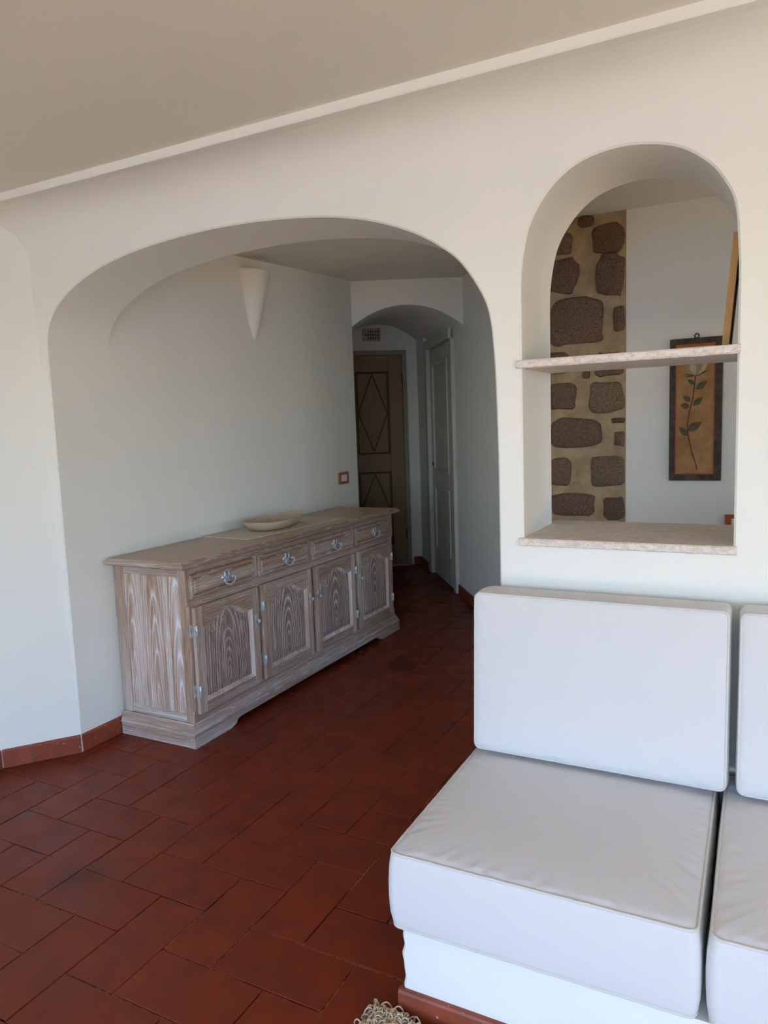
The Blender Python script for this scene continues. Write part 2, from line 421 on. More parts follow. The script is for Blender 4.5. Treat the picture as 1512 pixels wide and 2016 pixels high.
def front_wall():
    V, F, S = [], [], []; idx = {}
    def v(x, y, z, s=''):
        k = (round(x, 4), round(y, 4), round(z, 4), s)      # separate vertices per surface keep the edges crisp
        if k not in idx: idx[k] = len(V); V.append((x, y, z))
        return idx[k]
    def face(q, smooth=False):
        q = [k for i, k in enumerate(q) if k != q[i-1]]
        if len(q) > 2: F.append(tuple(q)); S.append(smooth)
    ROW = 2.29; TOPB = 2.62; CH = 0.006
    cove = [(0.0, 2.29), (-0.004, 2.315), (-0.016, 2.352), (-0.038, 2.39), (-0.07, 2.422), (-0.110, 2.443), (-0.155, 2.453), (-0.200, 2.457)]
    Af = [(A[0][0], 0)]+A+[(A[-1][0], 0)]; Nf = [(N[0][0], ZS)]+N+[(N[-1][0], ZS)]
    Ao, No = offset_path(Af, CH), offset_path(Nf, CH)
    Ao[0] = (Ao[0][0], 0); Ao[-1] = (Ao[-1][0], 0); No[0] = (No[0][0], ZS); No[-1] = (No[-1][0], ZS)
    for y in (YW, YB):
        for P in (Ao, No):
            for (x0, z0), (x1, z1) in zip(P[:-1], P[1:]):
                if x1-x0 > 1e-4: face((v(x0, y, z0), v(x1, y, z1), v(x1, y, ROW), v(x0, y, ROW)))
        def blk(x0, x1, z0, z1): face((v(x0, y, z0), v(x1, y, z0), v(x1, y, z1), v(x0, y, z1)))
        blk(-3.3, Ao[0][0], 0, ROW); blk(Ao[-1][0], No[0][0], 0, ROW); blk(No[-1][0], XR, 0, ROW); blk(No[0][0], No[-1][0], 0, ZS)
        if y == YB: blk(-3.3, XR, ROW, TOPB)
    n = 12
    for i in range(n):
        a, b = -3.3+(XR+3.3)*i/n, -3.3+(XR+3.3)*(i+1)/n
        for (o0, z0), (o1, z1) in zip(cove[:-1], cove[1:]):
            face((v(a, YW+o0, z0, 'cove'), v(b, YW+o0, z0, 'cove'), v(b, YW+o1, z1, 'cove'), v(a, YW+o1, z1, 'cove')), True)
    for P, O in ((Af, Ao), (Nf, No)):
        for i in range(len(P)-1):
            (x0, z0), (x1, z1), (a0, b0), (a1, b1) = P[i], P[i+1], O[i], O[i+1]
            face((v(a0, YW, b0), v(a1, YW, b1), v(x1, YW+CH, z1), v(x0, YW+CH, z0)))
            face((v(x0, YW+CH, z0, 's'), v(x1, YW+CH, z1, 's'), v(x1, YB-CH, z1, 's'), v(x0, YB-CH, z0, 's')), True)
            face((v(x0, YB-CH, z0), v(x1, YB-CH, z1), v(a1, YB, b1), v(a0, YB, b0)))
    face((v(No[0][0], YW, ZS), v(No[-1][0], YW, ZS), v(No[-1][0], YB, ZS), v(No[0][0], YB, ZS)))
    return V, F, S
_V, _F, _S = front_wall()
wf = mobj('wall_front', (_V, _F), 'plaster', origin=(0, 0, 0))
wf.data.polygons.foreach_set('use_smooth', _S); wf.data.update()
tag(wf, 'white plaster wall with a wide arch, arched niche and coved top', kind='structure')
t1 = mobj('trim_1', rbox(-3.4, XR, YW-0.240, YW-0.195, 2.4565, 2.53, 0.003), 'plaster')
tag(t1, 'thin pale plaster lip running along the top of the cove', kind='structure')

# diagonal pier face on the left, leaning slightly
def pier():
    a = (-2.868, 2.297); b = (-3.077, 2.022)
    V = []
    for z in (0, 2.6):
        dx = -0.029*z
        for x, y in (a, b, (-3.12, 1.2), (-3.5, 1.2), (-3.5, 2.45), (-2.95, 2.45)):
            V.append((x+dx, y, z))
    F = [(0, 1, 7, 6), (1, 2, 8, 7), (2, 3, 9, 8), (3, 4, 10, 9), (4, 5, 11, 10), (5, 0, 6, 11), (0, 5, 4, 3, 2, 1), (6, 7, 8, 9, 10, 11)]
    return V, F
pr = mobj('wall_left', pier(), 'plaster'); tag(pr, 'angled white plaster pier at the left edge beside the arch', kind='structure')
# rest of the living room shell: rear and right walls, with unseen openings added for daylight
def holed(x0, x1, z0, z1, holes, y0, y1):
    """wall slab along x with rectangular openings (hx0,hx1,hz0,hz1)"""
    xs = sorted({x0, x1, *[h[0] for h in holes], *[h[1] for h in holes]}); out = []
    for a, b in zip(xs[:-1], xs[1:]):
        m = (a+b)/2; hs = [h for h in holes if h[0] < m < h[1]]
        z = z0
        for h in sorted(hs, key=lambda q: q[2]):
            if h[2] > z: out.append(box(a, b, y0, y1, z, h[2]))
            z = h[3]
        if z < z1: out.append(box(a, b, y0, y1, z, z1))
    return join(*out)
REAR = [(-2.9, 2.4, 0.0, 2.25)]  # unseen opening added as the main daylight source
SIDE = [(-2.1, 0.4, 0.0, 2.25)]  # second unseen opening, added to bring daylight from the right
o = mobj('wall_rear', holed(-3.3, XR+0.3, 0, 2.6, REAR, YR-0.3, YR), 'plaster')
tag(o, 'white rear wall behind the viewer with a wide opening added for daylight', kind='structure')
v_, f_ = holed(YR, YW, 0, 2.6, SIDE, XR, XR+0.3)
o = mobj('wall_right', ([(y, x, z) for x, y, z in v_], f_), 'plaster')
tag(o, 'white right side wall with an unseen opening added for daylight', kind='structure')
o = mobj('wall_left_far', box(-3.45, -3.12, YR, 1.2, 0, 2.6), 'plaster'); tag(o, 'plain white left side wall behind the viewer', kind='structure')
o = mobj('ceiling', box(-3.6, XR+0.3, YR-0.3, YB+0.02, ZC, ZC+0.15), 'ceiling_plaster')
tag(o, 'uneven taupe white plaster ceiling of the living room', kind='structure')
def win_frame(h, y, flip=False):
    x0, x1, z0, z1 = h; w_ = 0.06; parts = [rbox(x0, x1, y-0.03, y+0.03, z1-w_, z1, 0.004), rbox(x0, x1, y-0.03, y+0.03, z0, z0+0.05, 0.004)]
    k = 4
    for i in range(k+1):
        xx = x0+(x1-x0-w_)*i/k
        parts.append(rbox(xx, xx+w_, y-0.03, y+0.03, z0+0.05, z1-w_, 0.004))
    V, F = join(*parts)
    if flip: V = [(b, a, c) for a, b, c in V]
    return V, F
o = mobj('added_window_1', win_frame(REAR[0], YR-0.15), 'white_lacquer'); tag(o, 'white frame in the unseen rear opening added for daylight', kind='structure')
o = mobj('added_window_2', win_frame(SIDE[0], XR+0.15, True), 'white_lacquer'); tag(o, 'white frame in the unseen side opening added for daylight', kind='structure')
o = mobj('added_terrace', join(box(-8, 8, -7, YR-0.3, -0.20, -0.03), box(XR+0.3, 8, YR-0.3, 7, -0.20, -0.03)), 'added_terrace')
tag(o, 'unseen sunlit paving added to bounce warm light through the openings', kind='structure')

o = mobj('added_sea', box(-400, 400, -400, 400, -6.2, -6.0), 'added_sea'); tag(o, 'unseen blue water plane added for cool light from outside', kind='structure')

# ------------------------------------------------------------------ hall behind the arch
LR = Vector(cuv(0, -1.2637)); LL = Vector(cuv(0.897, -1.2637))
def lerp(a, b, t): return a+(b-a)*t
o = mobj('wall_hall_left', prism([(XL+0.0015, YW+0.007), (XL+0.0015, 4.3), (XL-0.006, 4.7), (-2.89, 5.0), (LL.x, LL.y), (-3.4, LL.y), (-3.4, YW+0.2)], 0, 2.75), 'plaster')
tag(o, 'long white plaster hall wall behind the sideboard', kind='structure'); autosmooth(o, 25)
XC = LR.x + (LR.y-YBACK)*0.5762/0.8173     # where the diagonal wall meets the back wall
n_ = Vector((0.8173, 0.5762))*0.25
o = mobj('wall_hall_right', prism([(XC, YBACK), cuv(0, 0.16)[:2], cuv(-0.3, 0.16)[:2], (XC+0.3, YBACK+0.05)], 0, 2.75), 'plaster')
tag(o, 'diagonal white hall wall leading to the doors', kind='structure')
o = mobj('wall_corridor_right', prism([cuv(0.05, 0.16)[:2], cuv(0.05, 0.80)[:2], cuv(-0.3, 0.80)[:2], cuv(-0.3, 0.16)[:2]], 0, 2.75), 'plaster')
tag(o, 'short plaster return between the white door and the far wall', kind='structure')
VF = 0.55
o = mobj('wall_corridor_left', prism([cuv(0.897, -1.26)[:2], cuv(0.897, 0.8)[:2], cuv(1.3, 0.8)[:2], cuv(1.3, -1.0)[:2]], 0, 2.75), 'plaster')
tag(o, 'hidden left wall of the dark corridor', kind='structure')
# lintel with shallow arch and a vault that runs to the far wall
def vault_z(u, f):   # f 0 front .. 1 far
    s = lerp(2.279, 2.325, f); ap = lerp(0.165, 0.215, f)
    t = (u-0.449)/0.449
    return s+ap*(1-abs(t)**2.1)
def lintel():
    V, F = [], []; n = 22
    fr, bk, top = [], [], []
    for i in range(n+1):
        u = 0.897*i/n
        fr.append(cuv(u, -1.2637, vault_z(u, 0))); bk.append(cuv(u, VF+0.05, vault_z(u, 1))); top.append(cuv(u, -1.2637, 2.75))
    V = fr+bk+top; m = n+1
    for i in range(n):
        F.append((i, i+1, m+i+1, m+i)); F.append((i, i+1, 2*m+i+1, 2*m+i))
    return V, F
o = mobj('wall_lintel', lintel(), 'plaster'); tag(o, 'plaster lintel with a low arched vault over the corridor doors', kind='structure'); autosmooth(o, 35)
o = mobj('wall_corridor_far', prism([cuv(-0.3, VF)[:2], cuv(1.2, VF)[:2], cuv(1.2, VF+0.2)[:2], cuv(-0.3, VF+0.2)[:2]], 0, 2.75), 'plaster')
tag(o, 'far plaster wall of the corridor around the wooden door', kind='structure')
o = mobj('wall_hall_back', box(XC+0.02, XR, YBACK, YBACK+0.2, 0, 2.75), 'plaster'); tag(o, 'white hall wall seen through the niche behind the painting', kind='structure')
HEND = [(2.8, 3.95, 0.35, 2.25)]  # unseen opening added to brighten the hall
v_, f_ = holed(YW, YBACK+0.2, 0, 2.75, HEND, XR, XR+0.3)
o = mobj('wall_hall_end', ([(y, x, z) for x, y, z in v_], f_), 'plaster'); tag(o, 'end wall of the hall hidden to the right, with an opening added to light the hall', kind='structure')
o = mobj('added_window_3', win_frame(HEND[0], XR+0.15, True), 'white_lacquer'); tag(o, 'white frame in the unseen opening added to light the hall', kind='structure')
def hall_ceiling():
    V = [(x, y, zhall(y)+dz) for dz in (0, 0.2) for x, y in ((-4.3, YB-0.02), (XR+0.3, YB-0.02), (XR+0.3, 7.6), (-4.3, 7.6))]
    return V, [(0, 1, 2, 3), (4, 5, 6, 7), (0, 1, 5, 4), (1, 2, 6, 5), (2, 3, 7, 6), (3, 0, 4, 7)]
o = mobj('ceiling', hall_ceiling(), 'ceiling_plaster'); tag(o, 'sloping white plaster ceiling of the hall behind the arch', kind='structure')

# ------------------------------------------------------------------ floor: herringbone cotto tiles
o = floor = mobj('floor', box(-5.0, XR+0.3, YR-0.3, 8.2, -0.20, -0.0035), 'grout', origin=(0, 0, 0))
tag(floor, 'red brown terracotta tile floor laid in herringbone', kind='structure')
MX, MY, X0, Y0, J = 0.1825, 0.1873, -2.63, 1.253, 0.0034
def tile_mesh(w, h):
    return rbox(-w/2, w/2, -h/2, h/2, -0.02, 0, 0.0013)
def tmesh(w, h, nm):
    v, f = tile_mesh(w, h); me = bpy.data.meshes.new(nm); me.from_pydata(v, [], f); me.materials.append(M['cotto']); return me
TV, TH = tmesh(MX-J, 2*MY-J, 'tile_long'), tmesh(2*MX-J, MY-J, 'tile_cross')
camI = cam.matrix_world.inverted()
def project(p):
    q = camI @ Vector(p)
    if q.z > -0.05: return None
    return (756+1443.89*q.x/-q.z, 1008-1443.89*q.y/-q.z)
def inside_room(x, y):
    if y < YB+0.1: return -3.35 < x < XR-0.05
    q = Vector((x, y, 0))-CP; u = q.dot(CE); v = -q.dot(CD)
    if y < 5.4 and x > XL-0.1 and (u > -0.3 or y < YBACK+0.05): return True
    return -0.3 < u < 1.0 and -1.5 < v < 0.6
near, rest = [], []
for c in range(-6, 26):
    for r in range(-22, 34):
        k = (r-c) % 4
        if k == 3: cx, cy, kind = X0+(c+0.5)*MX, Y0+(r+1)*MY, 'v'
        elif k == 2: cx, cy, kind = X0+(c+1)*MX, Y0+(r+0.5)*MY, 'h'
        else: continue
        if not inside_room(cx, cy) or cy < YR: continue
        p = project((cx, cy, 0))
        vis = p is not None and -160 < p[0] < 1100 and p[1] < 2140
        if vis and cx > -0.55 and cy < 2.4: vis = False
        if vis and cy > YBACK-0.1 and cx > XC: vis = False
        (near if vis else rest).append((cx, cy, kind))
near.sort(key=lambda t: t[0]**2+t[1]**2)
rest += near[298:]; near = near[:298]
for cx, cy, kind in near:
    t = bpy.data.objects.new('tile', TV if kind == 'v' else TH); COL.objects.link(t); t.parent = floor
    t.location = (cx+random.uniform(-.0007, .0007), cy+random.uniform(-.0007, .0007), random.uniform(-0.0008, 0.0006))
    t.rotation_euler = (random.uniform(-.0022, .0022), random.uniform(-.0022, .0022), random.uniform(-.002, .002))
V, F = [], []
for cx, cy, kind in rest:
    v, f = tile_mesh(*((MX-J, 2*MY-J) if kind == 'v' else (2*MX-J, MY-J))); n = len(V)
    V += [(a+cx, b+cy, z) for a, b, z in v]; F += [tuple(i+n for i in q) for q in f]
o = mobj('tile_field', (V, F), 'cotto', floor, origin=(0, 0, 0)); o['kind'] = 'stuff'
print('tiles', len(near), len(rest))

# ------------------------------------------------------------------ terracotta skirting
def skirt(name, label, pts, h=0.086, th=0.012, tile=0.36, joints=None, side=1, parent=None, pname='skirting_tile'):
    """pts: polyline of the wall line; tiles stand proud on the left (side=1) of its direction"""
    if parent is None:
        e = empty(name, (pts[0][0], pts[0][1], 0)); tag(e, label, kind='structure')
    else: e = parent
    for (x0, y0), (x1, y1) in zip(pts[:-1], pts[1:]):
        d = Vector((x1-x0, y1-y0)); L = d.length; d.normalize(); nrm = Vector((-d.y, d.x))*side
        n = max(1, round(L/tile)); cuts = [i*L/n for i in range(n+1)] if joints is None else [j*L for j in joints]
        for a, b in zip(cuts[:-1], cuts[1:]):
            a += 0.0015; b -= 0.0015
            P = [Vector((x0, y0))+d*a, Vector((x0, y0))+d*b]
            lp = []
            for q in P:
                lp.append([(q.x-nrm.x*.004, q.y-nrm.y*.004, 0.001), (q.x+nrm.x*th, q.y+nrm.y*th, 0.001),
                           (q.x+nrm.x*th, q.y+nrm.y*th, h-0.008), (q.x+nrm.x*(th-0.003), q.y+nrm.y*(th-0.003), h-0.002),
                           (q.x+nrm.x*(th-0.008), q.y+nrm.y*(th-0.008), h), (q.x-nrm.x*.004, q.y-nrm.y*.004, h)])
            mobj(pname, loft(lp), 'skirting_cotto', e)
    return e
skirt('baseboard_left', 'terracotta skirting along the angled left pier', [(-2.871, 2.293), (-3.077, 2.022)], joints=[0, 0.635, 0.985], side=1)
skirt('baseboard_side', 'terracotta skirting running back along the left side wall', [(-3.0785, 2.018), (-3.12, 1.2), (-3.12, YR)], side=1)
skirt('baseboard_hall', 'terracotta skirting along the arch jamb and sideboard wall', [(XL, 2.297), (XL, 2.66), (XL, 5.1)], side=-1)
skirt('baseboard_right', 'terracotta skirting under the diagonal hall wall', [cuv(0, -0.935)[:2], (XC, YBACK+0.003)], side=-1)
skirt('baseboard_far', 'short dark terracotta skirting in the corridor corner', [cuv(0.05, VF)[:2], cuv(0.145, VF)[:2]], side=1)
skirt('baseboard_corridor', 'dark terracotta skirting between the two corridor doors', [cuv(0.05, 0.17)[:2], cuv(0.05, VF)[:2]], side=1)

# ------------------------------------------------------------------ helper in corridor planes
def cbox(u0, u1, v0, v1, z0, z1, b=0.003):
    V, F = rbox(u0, u1, v0, v1, z0, z1, b); return [cuv(*p) for p in V], F

# wooden door on the far corridor wall (front faces -v)
d1 = empty('door_1', cuv(0.53, VF, 0)); tag(d1, 'natural brown wooden door with a diamond pattern at the corridor end', kind='structure')
U0, U1 = 0.212, 0.852; Vf = VF-0.012
def dpart(name, u0, u1, v0, v1, z0, z1, mat, parent, b=0.003): return mobj(name, cbox(u0, u1, v0, v1, z0, z1, b), mat, parent)
fr = dpart('frame', U0-0.045, U0, VF-0.03, VF+0.02, 0.002, 2.27, 'frame_taupe', d1)
dpart('frame', U1, 0.895, VF-0.03, VF+0.02, 0.002, 2.27, 'frame_taupe', d1)
dpart('frame', U0-0.045, 0.895, VF-0.03, VF+0.02, 2.225, 2.272, 'frame_taupe', d1)
dpart('stile', U0+0.004, U0+0.145, Vf-0.006, VF+0.02, 0.012, 2.222, 'door_wood', d1)
dpart('stile', U1-0.145, U1-0.004, Vf-0.006, VF+0.02, 0.012, 2.222, 'door_wood', d1)
dpart('rail', U0+0.145, U1-0.145, Vf-0.006, VF+0.02, 2.055, 2.222, 'door_wood_rail', d1)
dpart('rail', U0+0.145, U1-0.145, Vf-0.006, VF+0.02, 1.015, 1.205, 'door_wood_rail', d1)
dpart('rail', U0+0.145, U1-0.145, Vf-0.006, VF+0.02, 0.012, 0.23, 'door_wood_rail', d1)
for z0, z1 in ((1.205, 2.055), (0.23, 1.015)):
    pn = dpart('panel', U0+0.145, U1-0.145, Vf+0.004, VF+0.02, z0, z1, 'door_wood_panel', d1)
    um = (U0+U1)/2; hw = (U1-U0)/2-0.15; zm = (z0+z1)/2
    # moulding round the panel and the diamond strips
    for a0, a1, b0, b1 in ((um-hw, um-hw+0.018, z0, z1), (um+hw-0.018, um+hw, z0, z1), (um-hw, um+hw, z0, z0+0.018), (um-hw, um+hw, z1-0.018, z1)):
        dpart('moulding', a0, a1, Vf-0.002, Vf+0.008, b0, b1, 'door_wood_dark', pn, 0.004)
    for (ua, za), (ub, zb) in (((um, z1-0.022), (um-hw+0.018, zm)), ((um, z1-0.022), (um+hw-0.018, zm)),
                               ((um, z0+0.022), (um-hw+0.018, zm)), ((um, z0+0.022), (um+hw-0.018, zm))):
        d = Vector((ub-ua, zb-za)).normalized(); nn = Vector((-d.y, d.x))*0.006
        lp = []
        for off, dv in ((1.0, 0.006), (1.0, 0.0), (0.35, -0.004)):
            lp.append([cuv(ua+nn.x*off, Vf+dv, za+nn.y*off), cuv(ub+nn.x*off, Vf+dv, zb+nn.y*off), cuv(ub-nn.x*off, Vf+dv, zb-nn.y*off), cuv(ua-nn.x*off, Vf+dv, za-nn.y*off)])
        mobj('strip', loft(lp), 'door_wood_dark', pn)
for z in (1.98, 0.35):
    dpart('hinge', U0-0.006, U0+0.008, Vf-0.016, Vf-0.002, z-0.05, z+0.05, 'iron', d1)

# white panelled door on the diagonal wall (faces +u)
d2 = empty('door_2', cuv(0, -0.4, 0)); tag(d2, 'cream white two panel door on the diagonal hall wall', kind='structure')
W0, W1 = -0.83, 0.045
dpart('frame', -0.01, 0.055, W1, W1+0.10, 0.002, 2.30, 'white_lacquer', d2)
dpart('frame', -0.01, 0.030, W0-0.09, W0, 0.002, 2.30, 'white_lacquer', d2)
dpart('frame', -0.01, 0.050, W0-0.09, W1+0.10, 2.215, 2.31, 'white_lacquer', d2)
def leaf_panel(z0, z1):
    # recessed field with moulded frame around it
    pn = dpart('panel', -0.01, 0.008, W0+0.11, W1-0.12, z0, z1, 'white_lacquer', d2)
    a0, a1 = W0+0.11, W1-0.12
    for q in ((a0, a0+0.03, z0, z1), (a1-0.03, a1, z0, z1), (a0+0.03, a1-0.03, z0, z0+0.03), (a0+0.03, a1-0.03, z1-0.03, z1)):
        dpart('moulding', 0.004, 0.026, q[0], q[1], q[2], q[3], 'white_lacquer', pn, 0.008)
dpart('stile', -0.01, 0.018, W0+0.003, W0+0.11, 0.012, 2.212, 'white_lacquer', d2)
dpart('stile', -0.01, 0.018, W1-0.12, W1-0.003, 0.012, 2.212, 'white_lacquer', d2)
dpart('rail', -0.01, 0.018, W0+0.11, W1-0.12, 2.075, 2.212, 'white_lacquer', d2)
dpart('rail', -0.01, 0.018, W0+0.11, W1-0.12, 0.90, 1.04, 'white_lacquer', d2)
dpart('rail', -0.01, 0.018, W0+0.11, W1-0.12, 0.012, 0.27, 'white_lacquer', d2)
leaf_panel(1.04, 2.075); leaf_panel(0.27, 0.90)
k_ = mobj('keyhole_plate', lathe([(0, 0.024), (0.006, 0.024), (0.010, 0.018), (0.012, 0.006)], (0, 0, 0), 'x', 16), 'iron', d2)
k_.data.transform(Matrix.Rotation(math.atan2(CE.y, CE.x), 4, 'Z')); p = Vector(cuv(0.018, W1-0.05, 1.11)); k_.location = p-wloc(d2)

# vent tile above the wooden door
vt = empty('wall_vent', cuv(0.52, VF, 2.37)); tag(vt, 'small pale pierced vent plate above the wooden door', 'vent')
dpart('plate', 0.425, 0.615, VF-0.008, VF+0.002, 2.37, 2.50, 'vent_clay', vt)
for a0, a1, b0, b1 in ((0.425, 0.437, 2.37, 2.50), (0.603, 0.615, 2.37, 2.50), (0.437, 0.603, 2.37, 2.382), (0.437, 0.603, 2.488, 2.50)):
    dpart('rim', a0, a1, VF-0.014, VF-0.007, b0, b1, 'vent_clay', vt)
for i in range(6):
    for j in range(3):
        if i == 5 and j != 1: continue
        uu = 0.450+i*0.025+(0.004 if j % 2 else 0); zz = 2.40+j*0.033
        dpart('slot', uu-0.006, uu+0.006, VF-0.0095, VF-0.0075, zz-(0.012 if (i+j) % 2 else 0.008), zz+0.010, 'vent_dark', vt, 0.0005)

# ------------------------------------------------------------------ stone strip in the hall back wall
sw = mobj('wall_stone', box(XC+0.01, -0.672, YBACK-0.012, YBACK+0.01, 0, zhall(YBACK)), 'mortar'); tag(sw, 'exposed rubble stone strip with beige mortar beside the painting wall', kind='structure')
def unproj(px, py, Y):
    x = (px-756)/1443.89; y = -(py-1008)/1443.89
    d = cam.matrix_world.to_3x3() @ Vector((x, y, -1)); t = Y/d.y
    return Vector((d.x*t, Y, 1.5+d.z*t))
stones = [(390, 435, 540, 550), (405, 565, 548, 760), (150, 595, 330, 745), (130, 785, 460, 985), (485, 800, 547, 925), (150, 490, 302, 565),
          (326, 395, 398, 436), (395, 1012, 547, 1130), (140, 1160, 325, 1285), (370, 1150, 542, 1295), (120, 1325, 440, 1455), (490, 1378, 547, 1452),
          (150, 1500, 298, 1635), (375, 1485, 542, 1635), (130, 1660, 410, 1775), (440, 1680, 547, 1790), (345, 1095, 382, 1140), (478, 1318, 550, 1342),
          (150, 1020, 290, 1118), (120, 1810, 330, 1930), (365, 1815, 545, 1950), (130, 1960, 420, 2080)]
for k, (a, b, c, d) in enumerate(stones):
    p0 = unproj(1000+a*.4267, 260+b*.4267, YBACK); p1 = unproj(1000+c*.4267, 260+d*.4267, YBACK)
    x0, x1, z1, z0 = max(p0.x, XC+0.02), min(p1.x, -0.672), p0.z, p1.z
    cx, cz, hx, hz = (x0+x1)/2, (z0+z1)/2, (x1-x0)/2, (z1-z0)/2
    rr = random.Random(k); loops = []; n = 22
    ph = [rr.uniform(0.74, 1.14) for _ in range(n)]; ph = [(ph[i-1]+2*ph[i]+ph[(i+1) % n])/4 for i in range(n)]
    for s, dep in ((1.0, 0.004), (1.0, -0.010), (0.93, -0.020), (0.6, -0.026), (0.25, -0.026)):
        l = []
        for i in range(n):
            t = 2*PI*i/n; ct, st = math.cos(t), math.sin(t)
            ex = 0.5
            ux = math.copysign(abs(ct)**ex, ct); uz = math.copysign(abs(st)**ex, st)
            l.append((cx+hx*ux*ph[i]*s, YBACK-0.012+dep+rr.uniform(-.0025, .0025), cz+hz*uz*ph[(i+5) % n]*s))
        loops.append(l)
    so_ = mobj('stone', loft(loops, True, False, True), 'granite', sw); autosmooth(so_, 50)

# ------------------------------------------------------------------ niche slabs
def slab(name, label, cat, x0, x1, y0, y1, z0, z1):
    V, F = [], []; n = 40; loops = []
    rr = random.Random(len(name))
    for i in range(n+1):
        x = lerp(x0, x1, i/n); j1 = rr.uniform(-.001, .001); j2 = rr.uniform(-.0012, .0008)
        loops.append([(x, y0+0.003, z0+j2), (x, y0, z0+0.004), (x, y0+j1*0.3, z1-0.004+j1*.4), (x, y0+0.004, z1), (x, y1, z1), (x, y1, z0)])
    o = mobj(name, loft(loops), 'marble'); tag(o, label, cat); return o
slab('niche_shelf', 'thin beige stone shelf crossing the middle of the arched niche', 'shelf', -0.704, -0.066, YW-0.012, YB, 1.664, 1.689)
slab('niche_sill', 'beige speckled stone sill at the bottom of the arched niche', 'sill', -0.700, -0.066, YW-0.014, 2.735, 1.098, 1.123)

# painting on the hall wall
pt = empty('rose_painting', (-0.322, YBACK, 1.16)); tag(pt, 'tall dark framed painting of a single white rose on gold', 'painting')
PX0, PX1, PZ0, PZ1 = -0.450, -0.198, 1.158, 1.889
def yb(o_): return YBACK-o_
mobj('board', rbox(PX0, PX1, yb(0.020), yb(0.001), PZ0, PZ1, 0.003), 'frame_dark', pt)
mobj('border', rbox(PX0+0.030, PX1-0.036, yb(0.0215), yb(0.018), PZ0+0.033, PZ1-0.03, 0.0005), 'paint_border', pt)
ground = mobj('painted_ground', rbox(PX0+0.036, PX1-0.043, yb(0.0222), yb(0.018), PZ0+0.040, PZ1-0.04, 0.0003), 'paint_gold', pt)
def pp(cx, cy, off=0.0228):
    # crop coordinates on the picture -> point on the panel
    t = (cy-180)/(1925-180); xl = lerp(190, 165, t); xr = lerp(852, 820, t)
    return (lerp(PX0, PX1, (cx-xl)/(xr-xl)), yb(off), lerp(PZ1, PZ0, t))
st = [(508, 640), (503, 700), (496, 780), (480, 900), (445, 1030), (418, 1150), (408, 1260), (418, 1370), (440, 1470), (472, 1600), (512, 1720), (525, 1795)]
sp_ = [(p.x, p.z) for p in catmull([(a, 0, b) for a, b in st], 3)]
lp = []
for i, (a, b) in enumerate(sp_):
    wd = 7
    lp.append([pp(a-wd, b, 0.0224), pp(a+wd, b, 0.0224), pp(a+wd*.6, b, 0.0234), pp(a-wd*.6, b, 0.0234)])
mobj('painted_stem', loft(lp), 'paint_stem', pt)
def leaf(base, tip, wid, name='painted_leaf', mat='paint_leaf', off=0.0228):
    b = Vector(base); t_ = Vector(tip); d = t_-b; n = Vector((-d.y, d.x)).normalized()*wid; out = []
    prof = [(0, 0.05), (0.12, 0.55), (0.3, 0.95), (0.5, 1.0), (0.7, 0.75), (0.88, 0.32), (1, 0.02)]
    for s, w_ in prof: out.append(b+d*s+n*w_)
    for s, w_ in prof[::-1]: out.append(b+d*s-n*w_)
    l0 = [pp(p.x, p.y, off-0.0006) for p in out]; l1 = [pp(p.x, p.y, off+0.0004) for p in out]
    mobj(name, loft([l0, l1]), mat, pt)
for b_, t_, w_ in (((495, 735), (412, 680), 26), ((515, 805), (655, 705), 38), ((448, 945), (360, 875), 34), ((432, 1012), (322, 985), 40),
                   ((480, 995), (600, 900), 36), ((412, 1300), (590, 1200), 50), ((408, 1365), (305, 1255), 36)): leaf(b_, t_, w_)
for b_, t_, w_ in (((505, 635), (365, 615), 9), ((505, 635), (365, 650), 8), ((510, 635), (690, 575), 9), ((510, 640), (640, 590), 8)): leaf(b_, t_, w_, 'painted_sepal')
leaf((505, 625), (395, 400), 62, 'painted_petal', 'paint_petal_shade', 0.0230); leaf((510, 628), (650, 400), 70, 'painted_petal', 'paint_petal', 0.0233)
leaf((508, 628), (500, 380), 66, 'painted_petal', 'paint_petal', 0.0237); leaf((515, 626), (585, 390), 50, 'painted_petal', 'paint_petal_shade', 0.0241)
leaf((500, 626), (450, 400), 34, 'painted_petal', 'paint_petal', 0.0245)
mobj('hanging_ring', tube([(-0.322+0.011*math.cos(2*PI*k/16), yb(0.012), PZ1+0.010+0.011*math.sin(2*PI*k/16)) for k in range(16)], 0.003, 6, True), 'iron', pt)

# picture leaning in the niche on the shelf, against the right jamb
lp_ = empty('leaning_picture', (-0.10, 2.52, 1.689)); tag(lp_, 'pale wooden edged picture leaning against the jamb on the niche shelf', 'picture')
def lean(b0, b1, y0, y1, h0, h1):
    # b: thickness coordinate from the +X side, h: along the height; tilted so that the top touches the jamb
    a = math.radians(4.6); V, F = rbox(b0, b1, y0, y1, h0, h1, 0.0015)
    return [(-0.1035+x*math.cos(a)+z*math.sin(a), y, 1.6905-x*math.sin(a)*0+z*math.cos(a)) for x, y, z in V], F
mobj('edge_strip', lean(-0.020, 0, 2.46, 2.478, 0, 0.338), 'pine_strip', lp_)
mobj('edge_strip', lean(-0.020, 0, 2.622, 2.64, 0, 0.338), 'pine_strip', lp_)
mobj('edge_strip', lean(-0.020, 0, 2.478, 2.622, 0, 0.02), 'pine_strip', lp_)
mobj('edge_strip', lean(-0.020, 0, 2.478, 2.622, 0.318, 0.338), 'pine_strip', lp_)
mobj('canvas', lean(-0.016, -0.003, 2.476, 2.624, 0.018, 0.320), 'canvas_back', lp_)

